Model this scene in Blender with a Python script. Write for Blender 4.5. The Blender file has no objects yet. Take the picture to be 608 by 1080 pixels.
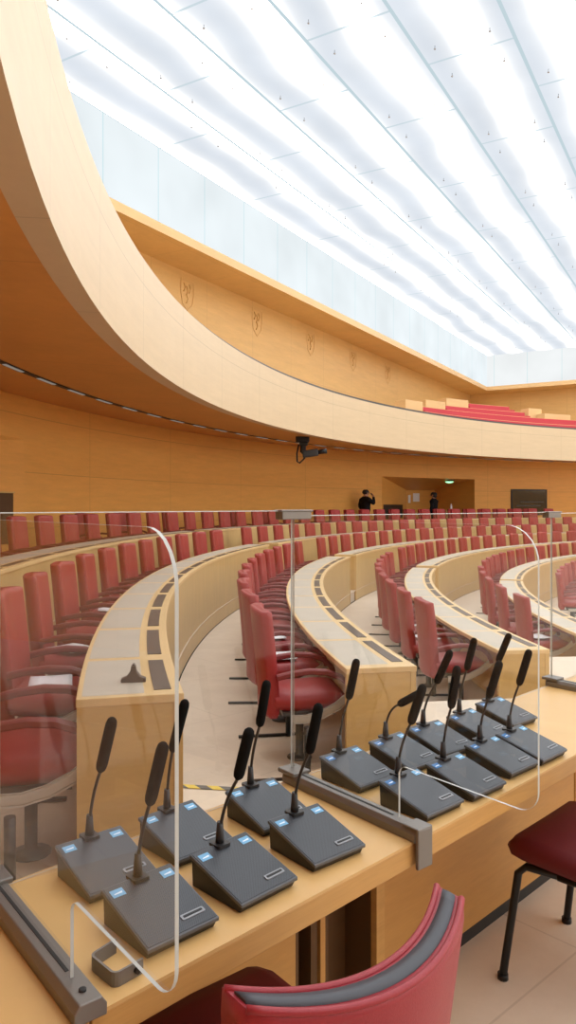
import bpy, bmesh, math, random
from mathutils import Vector, Matrix, Quaternion
random.seed(7)
SC = bpy.context.scene
COL = SC.collection
F_PX, U0, V0, EYE = 785.0, 304.0, 533.0, 1.49          # focal length, horizon point, eye height
CX, CY = 22.239, 8.555                                  # centre of the hemicycle
R = math.radians
TH = math.atan2(459.0, 785.0)                           # hall's long axis against the view axis
E1 = Vector((math.sin(TH), math.cos(TH), 0)); E2 = Vector((-math.cos(TH), math.sin(TH), 0))

# ------------------------------------------------------------------ helpers
def pol(r, a, z=0.0):
    a = R(a); return Vector((CX - r*math.cos(a), CY + r*math.sin(a), z))
def at(u, v, z):                                        # the point of height z seen at (u, v)
    d = F_PX*(EYE - z)/(v - V0); return Vector(((u-U0)/F_PX*d, d, z))
def hall(t, d, z): return E1*t + E2*d + Vector((0, 0, z))

class MB:
    def __init__(s): s.v=[]; s.f=[]; s.uv=[]; s.sm=[]
    def face(s, pts, uv=None, smooth=False):
        n=len(s.v); s.v+= [tuple(p) for p in pts]; s.f.append(list(range(n,n+len(pts)))); s.uv.append(uv or [(0,0)]*len(pts)); s.sm.append(smooth)
    def grid(s, rows, closed_u=False, closed_v=False, smooth=True, uvs=None):
        n=len(s.v); h=len(rows); w=len(rows[0])
        for r in rows: s.v+=[tuple(p) for p in r]
        for i in range(h if closed_v else h-1):
            for j in range(w if closed_u else w-1):
                q=[(i,j),(i,(j+1)%w),((i+1)%h,(j+1)%w),((i+1)%h,j)]
                s.f.append([n+a*w+b for a,b in q]); s.sm.append(smooth)
                s.uv.append([uvs[a][b] for a,b in q] if uvs else [(0,0)]*4)
    def box(s, c, sx, sy, sz, rot=None):                # centre, full sizes
        c=Vector(c); m=rot or Matrix.Identity(3)
        P=[c+m@Vector((x*sx/2,y*sy/2,z*sz/2)) for z in(-1,1) for y in(-1,1) for x in(-1,1)]
        for q in((0,2,3,1),(4,5,7,6),(0,1,5,4),(2,6,7,3),(0,4,6,2),(1,3,7,5)): s.face([P[i] for i in q])
    def prism(s, poly, off):                            # polygon extruded by a vector
        poly=[Vector(p) for p in poly]; off=Vector(off); t=[p+off for p in poly]; n=len(poly)
        s.face(poly[::-1]); s.face(t)
        for i in range(n):
            j=(i+1)%n; s.face([poly[i],poly[j],t[j],t[i]])
    def tube(s, path, rad, n=10, cap=True, flat=None):
        path=[Vector(p) for p in path]; k=len(path)
        rads=rad if isinstance(rad,(list,tuple)) else [rad]*k
        rows=[]; up=None
        for i,p in enumerate(path):
            t=(path[min(i+1,k-1)]-path[max(i-1,0)])
            t=t.normalized() if t.length>1e-9 else Vector((0,0,1))
            if up is None:
                a=Vector((0,0,1)) if abs(t.z)<.9 else Vector((1,0,0)); x=t.cross(a).normalized()
            else: x=(up-t*up.dot(t)).normalized()
            up=x; y=t.cross(x); r=rads[i]; fx,fy=flat or (1,1)
            rows.append([p+x*(math.cos(2*math.pi*j/n)*r*fx)+y*(math.sin(2*math.pi*j/n)*r*fy) for j in range(n)])
        s.grid(rows, closed_u=True)
        if cap: s.face(rows[0][::-1]); s.face(rows[-1])
    def rect_tube(s, path, w, h, side):                 # rectangular bar along a path, side = its width direction
        side=Vector(side); rows=[]; path=[Vector(p) for p in path]; k=len(path)
        for i,p in enumerate(path):
            t=(path[min(i+1,k-1)]-path[max(i-1,0)]).normalized(); nrm=t.cross(side).normalized()
            b=.22
            pts=[(-.5,-.5+b),(-.5+b*h/w,-.5),(.5-b*h/w,-.5),(.5,-.5+b),(.5,.5-b),(.5-b*h/w,.5),(-.5+b*h/w,.5),(-.5,.5-b)]
            rows.append([p+side*(x*w)+nrm*(y*h) for x,y in pts])
        s.grid(rows, closed_u=True, smooth=False); s.face(rows[0][::-1]); s.face(rows[-1])
    def lathe(s, prof, n=16, c=(0,0,0)):
        c=Vector(c); rows=[[c+Vector((r*math.cos(2*math.pi*j/n),r*math.sin(2*math.pi*j/n),z)) for j in range(n)] for r,z in prof]
        s.grid(rows, closed_u=True); s.face(rows[0][::-1]); s.face(rows[-1])
    def arc(s, prof, a0, a1, step=1.0, closed=True, caps=True, smooth=False):   # profile [(R,z)] swept about the hemicycle's centre
        n=max(1,int(math.ceil(abs(a1-a0)/step))); rows=[]; uvs=[]
        L=[0]; P=prof+[prof[0]] if closed else prof
        for i in range(1,len(P)): L.append(L[-1]+math.hypot(P[i][0]-P[i-1][0],P[i][1]-P[i-1][1]))
        for i in range(n+1):
            a=a0+(a1-a0)*i/n
            rows.append([pol(r,a,z) for r,z in P]); uvs.append([(R(a)*r, z if abs(P[min(j+1,len(P)-1)][1]-P[max(j-1,0)][1])>1e-6 else r) for j,(r,z) in enumerate(P)])
        s.grid(rows, smooth=smooth, uvs=uvs)
        if caps and closed:
            s.face([pol(r,a0,z) for r,z in prof], [(r,z) for r,z in prof]); s.face([pol(r,a1,z) for r,z in prof][::-1], [(r,z) for r,z in prof][::-1])
    def build(s, name, mat, parent=None, bevel=0, sub=0, origin=None, merge=True):
        me=bpy.data.meshes.new(name); o3=Vector(origin) if origin is not None else Vector((0,0,0))
        me.from_pydata([tuple(Vector(p)-o3) for p in s.v],[],s.f)
        ul=me.uv_layers.new(name='UVMap'); i=0
        for fu in s.uv:
            for c in fu: ul.data[i].uv=c; i+=1
        for p,sm in zip(me.polygons,s.sm): p.use_smooth=sm
        bm=bmesh.new(); bm.from_mesh(me)
        if merge: bmesh.ops.remove_doubles(bm, verts=bm.verts, dist=1e-5)
        bmesh.ops.recalc_face_normals(bm, faces=bm.faces)
        bm.to_mesh(me); bm.free()
        me.materials.append(mat)
        o=bpy.data.objects.new(name,me); COL.objects.link(o)
        if parent is not None: o.parent=parent
        elif origin is not None: o.location=o3
        if bevel:
            m=o.modifiers.new('bevel','BEVEL'); m.width=bevel; m.segments=2; m.limit_method='ANGLE'; m.angle_limit=R(35); m.harden_normals=False
        if sub:
            m=o.modifiers.new('subdivision','SUBSURF'); m.levels=sub; m.render_levels=sub
            for p in me.polygons: p.use_smooth=True
        return o

def tag(o, label=None, cat=None, group=None, kind=None):
    if label: o['label']=label
    if cat: o['category']=cat
    if group: o['group']=group
    if kind: o['kind']=kind
    return o
def thing(name, label, cat, loc=(0,0,0), rz=0, group=None):
    o=bpy.data.objects.new(name,None); COL.objects.link(o); o.location=loc; o.rotation_euler=(0,0,rz); o.empty_display_size=.1
    return tag(o,label,cat,group)
def copy_tree(o, parent=None):
    c=o.copy(); COL.objects.link(c)
    if parent is not None: c.parent=parent
    for ch in list(o.children): copy_tree(ch,c)
    return c
ORD=('first second third fourth fifth sixth seventh eighth ninth tenth eleventh twelfth thirteenth fourteenth fifteenth sixteenth '
 'seventeenth eighteenth nineteenth twentieth twenty-first twenty-second twenty-third twenty-fourth twenty-fifth twenty-sixth twenty-seventh twenty-eighth twenty-ninth thirtieth').split()

# ------------------------------------------------------------------ materials
def newmat(name):
    m=bpy.data.materials.new(name); m.use_nodes=True; nt=m.node_tree; nt.nodes.clear()
    out=nt.nodes.new('ShaderNodeOutputMaterial'); return m,nt,out
def N(nt,t,**kw):
    n=nt.nodes.new(t)
    for k,v in kw.items():
        if k in n.inputs.keys(): n.inputs[k].default_value=v
        else: setattr(n,k,v)
    return n
def plain(name, col, rough=.5, metal=0, spec=.5, bump=0, bscale=200, var=0):
    m,nt,out=newmat(name); b=N(nt,'ShaderNodeBsdfPrincipled'); L=nt.links.new
    b.inputs['Base Color'].default_value=(*col,1); b.inputs['Roughness'].default_value=rough; b.inputs['Metallic'].default_value=metal
    b.inputs['Specular IOR Level'].default_value=spec
    tc=N(nt,'ShaderNodeTexCoord'); nz=N(nt,'ShaderNodeTexNoise',Scale=bscale,Detail=3.0); L(tc.outputs['Object'],nz.inputs['Vector'])
    if var:
        r=N(nt,'ShaderNodeValToRGB'); r.color_ramp.elements[0].position=.3; r.color_ramp.elements[1].position=.7
        r.color_ramp.elements[0].color=(*[c*(1-var) for c in col],1); r.color_ramp.elements[1].color=(*[min(1,c*(1+var)) for c in col],1)
        L(nz.outputs['Fac'],r.inputs['Fac']); L(r.outputs['Color'],b.inputs['Base Color'])
    if bump:
        bp=N(nt,'ShaderNodeBump',Strength=bump,Distance=.002); L(nz.outputs['Fac'],bp.inputs['Height']); L(bp.outputs['Normal'],b.inputs['Normal'])
    L(b.outputs['BSDF'],out.inputs['Surface']); return m
def wood(name, col, stretch=(1,14,1), coord='Object', rough=.4, contrast=.12, joint=None, scale=2.0, spec=.3):
    """fine straight-grained veneer; joint = (du, dv, u0, v0, width): panel joints in UV metres"""
    m,nt,out=newmat(name); L=nt.links.new; b=N(nt,'ShaderNodeBsdfPrincipled',Roughness=rough); b.inputs['Specular IOR Level'].default_value=spec
    tc=N(nt,'ShaderNodeTexCoord'); mp=N(nt,'ShaderNodeMapping'); mp.inputs['Scale'].default_value=stretch
    L(tc.outputs[coord],mp.inputs['Vector'])
    n1=N(nt,'ShaderNodeTexNoise',Scale=scale,Detail=6.0,Roughness=.65); L(mp.outputs['Vector'],n1.inputs['Vector'])
    n2=N(nt,'ShaderNodeTexNoise',Scale=scale*9,Detail=2.0); L(mp.outputs['Vector'],n2.inputs['Vector'])
    mx=N(nt,'ShaderNodeMath',operation='MULTIPLY_ADD'); mx.inputs[1].default_value=.35; L(n2.outputs['Fac'],mx.inputs[0]); L(n1.outputs['Fac'],mx.inputs[2])
    r=N(nt,'ShaderNodeValToRGB'); r.color_ramp.elements[0].position=.42; r.color_ramp.elements[1].position=.92
    r.color_ramp.elements[0].color=(*[c*(1-contrast) for c in col],1); r.color_ramp.elements[1].color=(*[min(1,c*(1+contrast*.7)) for c in col],1)
    L(mx.outputs[0],r.inputs['Fac']); src=r.outputs['Color']
    if joint:
        du,dv,u0,v0,w=joint; sx=N(nt,'ShaderNodeSeparateXYZ'); L(tc.outputs['UV'],sx.inputs[0])
        masks=[]
        for ax,d,o in (('X',du,u0),('Y',dv,v0)):
            if not d: continue
            a=N(nt,'ShaderNodeMath',operation='SUBTRACT'); a.inputs[1].default_value=o-d*500; L(sx.outputs[ax],a.inputs[0])
            md=N(nt,'ShaderNodeMath',operation='MODULO'); md.inputs[1].default_value=d; L(a.outputs[0],md.inputs[0])
            lt=N(nt,'ShaderNodeMath',operation='LESS_THAN'); lt.inputs[1].default_value=w; L(md.outputs[0],lt.inputs[0]); masks.append(lt)
        f=masks[0].outputs[0]
        if len(masks)>1:
            mm=N(nt,'ShaderNodeMath',operation='MAXIMUM'); L(masks[0].outputs[0],mm.inputs[0]); L(masks[1].outputs[0],mm.inputs[1]); f=mm.outputs[0]
        mix=N(nt,'ShaderNodeMixRGB'); mix.inputs[2].default_value=(*[c*.76 for c in col],1); L(f,mix.inputs[0]); L(src,mix.inputs[1]); src=mix.outputs[0]
    L(src,b.inputs['Base Color']); L(b.outputs['BSDF'],out.inputs['Surface']); return m
def emit(name, col, s):
    m,nt,out=newmat(name); e=N(nt,'ShaderNodeEmission',Strength=s); e.inputs['Color'].default_value=(*col,1); nt.links.new(e.outputs[0],out.inputs['Surface']); return m
def pane(name, tint, gloss=.04, ior=1.45):
    m,nt,out=newmat(name); L=nt.links.new; t=N(nt,'ShaderNodeBsdfTransparent'); t.inputs[0].default_value=(*tint,1)
    g=N(nt,'ShaderNodeBsdfGlossy',Roughness=.02); g.inputs[0].default_value=(.95,.97,1,1); fr=N(nt,'ShaderNodeLayerWeight',Blend=.5)
    pw=N(nt,'ShaderNodeMath',operation='POWER'); pw.inputs[1].default_value=5; L(fr.outputs['Facing'],pw.inputs[0])
    ma=N(nt,'ShaderNodeMath',operation='MULTIPLY_ADD'); ma.inputs[1].default_value=.8; ma.inputs[2].default_value=gloss; L(pw.outputs[0],ma.inputs[0])
    mx=N(nt,'ShaderNodeMixShader'); L(ma.outputs[0],mx.inputs[0]); L(t.outputs[0],mx.inputs[1]); L(g.outputs[0],mx.inputs[2]); L(mx.outputs[0],out.inputs['Surface']); return m

ORANGE=(.79,.405,.10)
M={}
M['wall']=wood('beech_wall_veneer',ORANGE,(1,1,9),'Object',.38,.10,(3.6,1.05,.55,.0,.018),1.2)
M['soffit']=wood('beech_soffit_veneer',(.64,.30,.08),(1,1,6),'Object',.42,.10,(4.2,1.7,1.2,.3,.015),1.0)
M['fascia']=wood('pale_maple_fascia',(.63,.49,.315),(1,1,10),'Object',.42,.06,(2.3,10,.7,4.24,.012),1.0)
M['upper']=wood('beech_gallery_wall',(.64,.385,.135),(1,1,8),'Object',.45,.10,(2.4,1.9,.4,.2,.012),1.0)
M['beam']=wood('pale_beech_beam',(.72,.47,.22),(1,1,8),'Object',.45,.06,None,1.0)
M['desk']=wood('maple_desk_veneer',(.61,.395,.145),(2.2,2.2,14),'Object',.38,.10,None,1.6)
M['panel']=wood('maple_desk_panel',(.62,.42,.175),(11,11,1.0),'Object',.40,.13,None,1.5)
M['edge']=wood('maple_desk_lipping',(.74,.52,.25),(3,3,8),'Object',.4,.06,None,1.5)
M['near']=wood('oak_table_top',(.66,.415,.165),(1,1,1),'Object',.36,.10,None,1.0)
M['nearedge']=wood('oak_table_edge',(.55,.31,.10),(1,1,18),'Object',.42,.14,None,1.5)
M['under']=wood('oak_table_panel',(.52,.28,.085),(1.2,1.2,10),'Object',.45,.12,None,1.5)
M['nicheshade']=wood('shade_toned_niche_board',(.11,.055,.02),(1,1,10),'Object',.6,.1,None,1.5)  # recess shade put into a dark wood colour
M['inlay']=plain('grey_linoleum_inlay',(.51,.45,.365),.55,var=.04,bscale=6)
M['plate']=plain('bronze_cable_flap',(.085,.058,.042),.45,.2,var=.12,bscale=9)
M['leather']=plain('red_leather',(.31,.023,.023),.45,0,.38,bump=.25,bscale=260,var=.06)
M['leather_dark']=plain('red_leather_piping',(.20,.022,.022),.45,0,.5)
M['black']=plain('black_metal',(.012,.012,.013),.4,.3)
M['dark']=plain('dark_grey_metal',(.07,.065,.06),.42,.6)
M['chrome']=plain('brushed_steel',(.55,.54,.52),.3,.9)
M['shell']=plain('pale_grey_shell',(.52,.48,.42),.45)
M['paper']=plain('white_paper',(.86,.86,.88),.7)
M['bar']=plain('grey_anodised_profile',(.20,.185,.17),.42,.45)
M['slotdark']=plain('dark_slot',(.03,.025,.02),.6)
M['gasket']=plain('black_slot',(.02,.02,.02),.7)
M['plastic']=plain('black_plastic',(.018,.018,.019),.42,bump=.15,bscale=600)
M['foam']=plain('black_foam',(.006,.006,.006),.95,0,.2,bump=.8,bscale=900)
M['sticker']=plain('blue_sticker',(.15,.40,.66),.35)
M['sticker_deep']=plain('deep_blue_sticker',(.03,.16,.42),.35)
M['sticker_white']=plain('white_sticker_print',(.75,.85,.95),.4)
M['seatcloth']=plain('wine_red_fabric',(.125,.008,.011),.6,0,.4,bump=.2,bscale=500,var=.1)
M['redvinyl']=plain('cherry_red_leather',(.31,.024,.036),.42,0,.45,bump=.2,bscale=300,var=.05)
M['strip']=plain('anthracite_strip',(.055,.06,.075),.5)
M['bench']=plain('red_bench_upholstery',(.50,.045,.06),.7,var=.05)
M['rail']=plain('dark_rail',(.09,.085,.09),.4,.5)
M['floor']=None
M['tape_y']=None
M['cloth']=plain('black_cloth',(.010,.010,.012),.85,0,.2)
M['skin']=plain('skin',(.45,.24,.16),.55)
M['hair']=plain('dark_hair',(.012,.009,.008),.6)
M['shirt']=plain('white_shirt',(.7,.72,.75),.7)
M['glass']=pane('clear_acrylic_sheet',(.93,.94,.94),ior=1.42)
M['glassedge']=plain('polished_acrylic_edge',(.50,.53,.52),.3,0,.5)
M['glassedge2']=plain('bright_acrylic_edge',(.78,.82,.82),.25,0,.6)
M['darkpane']=plain('dark_interior_pane',(.012,.011,.010),.06,0,.8)  # opaque pane, the unlit room behind put into its colour
M['emblem']=plain('carved_wood_relief',(.56,.31,.10),.5,var=.1,bscale=20)
M['green']=emit('exit_sign_green',(.35,1,.45),2.2)
M['slotlamp']=emit('slot_lamp',(1,.86,.72),.22)
M['fix']=plain('ceiling_point_fixing',(.42,.43,.45),.4,.3)
# floor: pale linoleum in wide sheets
def floormat():
    m,nt,out=newmat('pale_linoleum'); L=nt.links.new; b=N(nt,'ShaderNodeBsdfPrincipled',Roughness=.42)
    b.inputs['Specular IOR Level'].default_value=.35
    tc=N(nt,'ShaderNodeTexCoord'); nz=N(nt,'ShaderNodeTexNoise',Scale=3.0,Detail=8.0,Roughness=.7); L(tc.outputs['Object'],nz.inputs['Vector'])
    r=N(nt,'ShaderNodeValToRGB'); r.color_ramp.elements[0].position=.35; r.color_ramp.elements[1].position=.7
    r.color_ramp.elements[0].color=(.66,.54,.42,1); r.color_ramp.elements[1].color=(.74,.62,.49,1); L(nz.outputs['Fac'],r.inputs['Fac'])
    mp=N(nt,'ShaderNodeMapping'); mp.inputs['Rotation'].default_value=(0,0,R(-42)); L(tc.outputs['Object'],mp.inputs['Vector'])
    br=N(nt,'ShaderNodeTexBrick',Scale=1.0); br.offset=0.5
    br.inputs['Mortar Size'].default_value=.004; br.inputs['Brick Width'].default_value=2.4; br.inputs['Row Height'].default_value=1.2
    br.inputs['Color1'].default_value=(1,1,1,1); br.inputs['Color2'].default_value=(.97,.97,.97,1); br.inputs['Mortar'].default_value=(.84,.82,.80,1)
    L(mp.outputs['Vector'],br.inputs['Vector'])
    mx=N(nt,'ShaderNodeMixRGB',blend_type='MULTIPLY'); mx.inputs[0].default_value=1; L(r.outputs['Color'],mx.inputs[1]); L(br.outputs['Color'],mx.inputs[2])
    L(mx.outputs[0],b.inputs['Base Color']); L(b.outputs['BSDF'],out.inputs['Surface']); return m
M['floor']=floormat()
def tapemat():
    m,nt,out=newmat('hazard_tape'); L=nt.links.new; b=N(nt,'ShaderNodeBsdfPrincipled',Roughness=.5)
    tc=N(nt,'ShaderNodeTexCoord'); sx=N(nt,'ShaderNodeSeparateXYZ'); L(tc.outputs['UV'],sx.inputs[0])
    a=N(nt,'ShaderNodeMath',operation='ADD'); L(sx.outputs[0],a.inputs[0]); L(sx.outputs[1],a.inputs[1])
    a2=N(nt,'ShaderNodeMath',operation='ADD'); a2.inputs[1].default_value=50; L(a.outputs[0],a2.inputs[0])
    md=N(nt,'ShaderNodeMath',operation='MODULO'); md.inputs[1].default_value=.13; L(a2.outputs[0],md.inputs[0])
    lt=N(nt,'ShaderNodeMath',operation='LESS_THAN'); lt.inputs[1].default_value=.065; L(md.outputs[0],lt.inputs[0])
    mx=N(nt,'ShaderNodeMixRGB'); mx.inputs[1].default_value=(.12,.11,.10,1); mx.inputs[2].default_value=(.72,.52,.08,1); L(lt.outputs[0],mx.inputs[0])
    L(mx.outputs[0],b.inputs['Base Color']); L(b.outputs['BSDF'],out.inputs['Surface']); return m
M['tape']=tapemat()
def perforated():
    m,nt,out=newmat('perforated_top_plate'); L=nt.links.new; b=N(nt,'ShaderNodeBsdfPrincipled',Roughness=.38,Metallic=.25)
    tc=N(nt,'ShaderNodeTexCoord'); mp=N(nt,'ShaderNodeMapping'); mp.inputs['Scale'].default_value=(340,340,340); mp.inputs['Rotation'].default_value=(0,0,R(45)); L(tc.outputs['Object'],mp.inputs['Vector'])
    sx=N(nt,'ShaderNodeSeparateXYZ'); L(mp.outputs[0],sx.inputs[0])
    d=[]
    for ax in 'XY':
        fr=N(nt,'ShaderNodeMath',operation='FRACT'); L(sx.outputs[ax],fr.inputs[0]); s=N(nt,'ShaderNodeMath',operation='SUBTRACT'); s.inputs[1].default_value=.5; L(fr.outputs[0],s.inputs[0])
        p=N(nt,'ShaderNodeMath',operation='POWER'); p.inputs[1].default_value=2; L(s.outputs[0],p.inputs[0]); d.append(p)
    ad=N(nt,'ShaderNodeMath',operation='ADD'); L(d[0].outputs[0],ad.inputs[0]); L(d[1].outputs[0],ad.inputs[1])
    lt=N(nt,'ShaderNodeMath',operation='LESS_THAN'); lt.inputs[1].default_value=.085; L(ad.outputs[0],lt.inputs[0])
    mx=N(nt,'ShaderNodeMixRGB'); mx.inputs[1].default_value=(.055,.061,.074,1); mx.inputs[2].default_value=(.018,.018,.02,1); L(lt.outputs[0],mx.inputs[0])
    L(mx.outputs[0],b.inputs['Base Color']); L(b.outputs['BSDF'],out.inputs['Surface']); return m
M['perf']=perforated()
M['console']=plain('charcoal_rim_highlight',(.10,.107,.12),.38,.2)  # rim greyer than the body, its highlight put into the colour
M['buttonplate']=plain('grey_button_plate',(.24,.25,.27),.35,.3)

def glow_ceiling():
    """luminous glass ceiling: rows of lamps above frosted panes, pane joints as thin blue-grey lines (local x along the hall)"""
    m,nt,out=newmat('luminous_glass_ceiling'); L=nt.links.new
    tc=N(nt,'ShaderNodeTexCoord'); sx=N(nt,'ShaderNodeSeparateXYZ'); L(tc.outputs['Object'],sx.inputs[0])
    def mth(op,a,b=None,c=None):
        n=N(nt,'ShaderNodeMath',operation=op)
        for i,q in enumerate((a,b,c)):
            if q is None: continue
            if isinstance(q,(int,float)): n.inputs[i].default_value=q
            else: L(q,n.inputs[i])
        return n.outputs[0]
    X,Y=sx.outputs[0],sx.outputs[1]
    # lamp rows: local y = distance across the hall
    nz=N(nt,'ShaderNodeTexNoise',Scale=.22,Detail=2.0); L(tc.outputs['Object'],nz.inputs['Vector'])
    wob=mth('MULTIPLY_ADD',nz.outputs['Fac'],.9,-.45)
    ph=mth('MULTIPLY_ADD',mth('ADD',mth('SUBTRACT',Y,10.55),wob),2*math.pi/1.47,0.0)
    cs=mth('MULTIPLY_ADD',mth('COSINE',ph),-.5,.5)                 # 0 between rows, 1 under a row
    pw=mth('POWER',cs,5.0)
    n2=N(nt,'ShaderNodeTexNoise',Scale=.6,Detail=3.0); L(tc.outputs['Object'],n2.inputs['Vector'])
    lev=mth('ADD',mth('MULTIPLY_ADD',pw,GLOW_HI,GLOW_LO),mth('MULTIPLY',cs,.26))
    lev=mth('MULTIPLY',lev,mth('MULTIPLY_ADD',n2.outputs['Fac'],.24,.88))
    # joints
    def line(coord,pitch,off,w):
        a=mth('MODULO',mth('ADD',coord,100*pitch-off),pitch); return mth('LESS_THAN',mth('ABSOLUTE',mth('SUBTRACT',a,pitch/2)),w)
    ly=line(Y,1.64,11.41-1.64*.5,.033)
    strip=mth('MODULO',mth('FLOOR',mth('DIVIDE',mth('ADD',mth('SUBTRACT',11.41,Y),164),1.64)),2)
    lx=line(mth('MULTIPLY_ADD',strip,1.8,X),3.6,9.95-1.8,.025)
    j=mth('MAXIMUM',ly,mth('MULTIPLY',lx,.75))
    r=N(nt,'ShaderNodeValToRGB'); e=r.color_ramp.elements; e[0].position=0; e[0].color=(.86,.92,1,1); e[1].position=1; e[1].color=(1,.985,.96,1); L(cs,r.inputs['Fac'])
    mx=N(nt,'ShaderNodeMixRGB'); mx.inputs[2].default_value=(.62,.76,.82,1); L(j,mx.inputs[0]); L(r.outputs[0],mx.inputs[1])
    lev2=mth('ADD',mth('MULTIPLY',lev,mth('SUBTRACT',1.0,j)),mth('MULTIPLY',j,.88))
    em=N(nt,'ShaderNodeEmission'); L(mx.outputs[0],em.inputs[0]); L(lev2,em.inputs[1]); L(em.outputs[0],out.inputs['Surface']); return m
def glow_wall(name,col,s,pitch,off):
    m,nt,out=newmat(name); L=nt.links.new
    tc=N(nt,'ShaderNodeTexCoord'); sx=N(nt,'ShaderNodeSeparateXYZ'); L(tc.outputs['UV'],sx.inputs[0])
    nz=N(nt,'ShaderNodeTexNoise',Scale=.5,Detail=2.0); L(tc.outputs['Object'],nz.inputs['Vector'])
    a=N(nt,'ShaderNodeMath',operation='MULTIPLY_ADD'); a.inputs[1].default_value=.3*s; a.inputs[2].default_value=.85*s; L(nz.outputs['Fac'],a.inputs[0])
    ad=N(nt,'ShaderNodeMath',operation='ADD'); ad.inputs[1].default_value=100*pitch-off+pitch/2; L(sx.outputs[0],ad.inputs[0])
    md=N(nt,'ShaderNodeMath',operation='MODULO'); md.inputs[1].default_value=pitch; L(ad.outputs[0],md.inputs[0])
    sb=N(nt,'ShaderNodeMath',operation='SUBTRACT'); sb.inputs[1].default_value=pitch/2; L(md.outputs[0],sb.inputs[0])
    ab=N(nt,'ShaderNodeMath',operation='ABSOLUTE'); L(sb.outputs[0],ab.inputs[0]); lt=N(nt,'ShaderNodeMath',operation='LESS_THAN'); lt.inputs[1].default_value=.014; L(ab.outputs[0],lt.inputs[0])
    mx=N(nt,'ShaderNodeMixRGB'); mx.inputs[1].default_value=(*col,1); mx.inputs[2].default_value=(col[0]*.72,col[1]*.88,col[2]*.9,1); L(lt.outputs[0],mx.inputs[0])
    em=N(nt,'ShaderNodeEmission'); L(mx.outputs[0],em.inputs[0]); L(a.outputs[0],em.inputs[1]); L(em.outputs[0],out.inputs['Surface']); return m
GLOW_LO, GLOW_HI = .87, 5.1
M['glow']=glow_ceiling()
M['glowside']=glow_wall('luminous_glass_side',(.87,.94,.97),.98,1.8,13.5)
M['glowend']=glow_wall('luminous_glass_end',(.93,.96,.965),.93,1.8,.4)

M['glowfill']=glow_wall('added_fill_glow',(1,.97,.93),3.6,1.8,.3)  # emission for the added light panel out of view
# ------------------------------------------------------------------ the room
ZFB,ZFT,ZW = 1.803+EYE, 3.071+EYE, 2.006+EYE           # gallery fascia bottom and top, soffit height at the wall
RF,RW = 24.05, 27.64
A0,A1 = -58, 118
ZS,ZBT,ZC = 6.42+EYE, 6.64+EYE, 8.37+EYE               # gallery soffit, beam top, glass ceiling
DB,DW,TN,TF = 11.41, 12.75, -4.4, 41.6
ZG = ZW+.05
FL = {-1:.32, 0:.33, 1:0.0, 2:-.21, 3:-.41, 4:-.64, 5:-.87}
RI = {0:24.61, 1:23.33, 2:21.81, 3:20.21, 4:18.63, 5:17.05}     # inner edge of each curved desk
RO = {0:25.05, 1:23.75, 2:22.26, 3:20.65, 4:19.05, 5:17.47}
NEARA = {2:-11.5, 3:-7.8, 4:-3.6, 5:1.4}

def struct(o): o['kind']='structure'; return o
fl=MB()
def ringfloor(r0,r1,a0,a1,z):
    fl.arc([(r1,z),(r0,z)],a0,a1,1.0,closed=False)
# platform on the camera's side
edge=[pol(24.61,-11.5,0)]
for i in (2,3,4,5):
    rr=RI[i-1]; edge+= [pol(rr,NEARA[i],0), pol(RI[i],NEARA[i],0)]
poly=edge+[Vector((14,12,0)),Vector((24,6,0)),Vector((24,-14,0)),Vector((-13,-14,0)),Vector((-13,4,0))]
fl.face(poly)
for a,b in zip(edge,edge[1:]): fl.face([a,b,b+Vector((0,0,-.9)),a+Vector((0,0,-.9))])
ringfloor(25.85,RW+.6,A0,A1,FL[-1]); ringfloor(24.61,25.85,A0,A1,FL[0]); ringfloor(23.33,24.61,-11.5,A1,FL[1])
for i in (2,3,4,5): ringfloor(RI[i],RI[i-1],NEARA[i],A1,FL[i])
ringfloor(6,RI[5],-30,A1,FL[5]-.2)
for r,z0,z1 in ((25.85,.31,.33),(24.61,0,.33),(23.33,-.21,0),(21.81,-.41,-.21),(20.21,-.64,-.41),(18.63,-.87,-.64),(17.05,-1.07,-.87)):
    fl.arc([(r+.045,z0-.01),(r+.045,z1)],A0 if r>24 else -12,A1,1.0,closed=False)
struct(fl.build('floor',M['floor']))

# lower rear wall with two splayed recesses
w=MB()
def wallstrip(a0,a1,z0,z1): w.arc([(RW,z0),(RW,z1)],a0,a1,1.0,closed=False)
REC=((-2.0,11.0,2.72,-1.5,5.0,28.0,2.40),(47.76,59.25,2.62,56.0,59.3,30.2,2.18))
zt=ZW+.02
prev=A0
for a0,a1,zr,b0,b1,rb,zb in REC:
    wallstrip(prev,a0,0,zt); wallstrip(a0,a1,zr,zt)
    n=6
    def L2(p,q,k): return p+(q-p)*k
    fr=[pol(RW,a0+(a1-a0)*k/n,0) for k in range(n+1)]; bk=[L2(pol(rb,b0,0),pol(rb,b1,0),k/n) for k in range(n+1)]
    for k in range(n):
        f0,f1,g0,g1=[Vector((p.x,p.y,zr)) for p in (fr[k],fr[k+1])]+[Vector((p.x,p.y,zb)) for p in (bk[k],bk[k+1])]
        w.face([f0,f1,g1,g0],[(0,.3)]*4)
        w.face([Vector((g0.x,g0.y,0)),Vector((g1.x,g1.y,0)),g1,g0],[(.5,.5)]*4)
    for p,q in ((fr[0],bk[0]),(fr[-1],bk[-1])):
        w.face([p,q,Vector((q.x,q.y,zb)),Vector((p.x,p.y,zr))],[(.5,.5)]*4)
    prev=a1
wallstrip(prev,A1,0,zt)
struct(w.build('wall_rear',M['wall']))
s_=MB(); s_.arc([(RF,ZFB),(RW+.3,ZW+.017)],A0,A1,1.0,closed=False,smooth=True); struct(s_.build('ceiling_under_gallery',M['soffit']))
fa=MB(); fa.arc([(RF,ZFB),(RF+.22,ZFB+.01),(RF+.22,ZFT),(RF,ZFT)],A0,A1,1.0); struct(fa.build('trim_gallery_front',M['fascia']))
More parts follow.
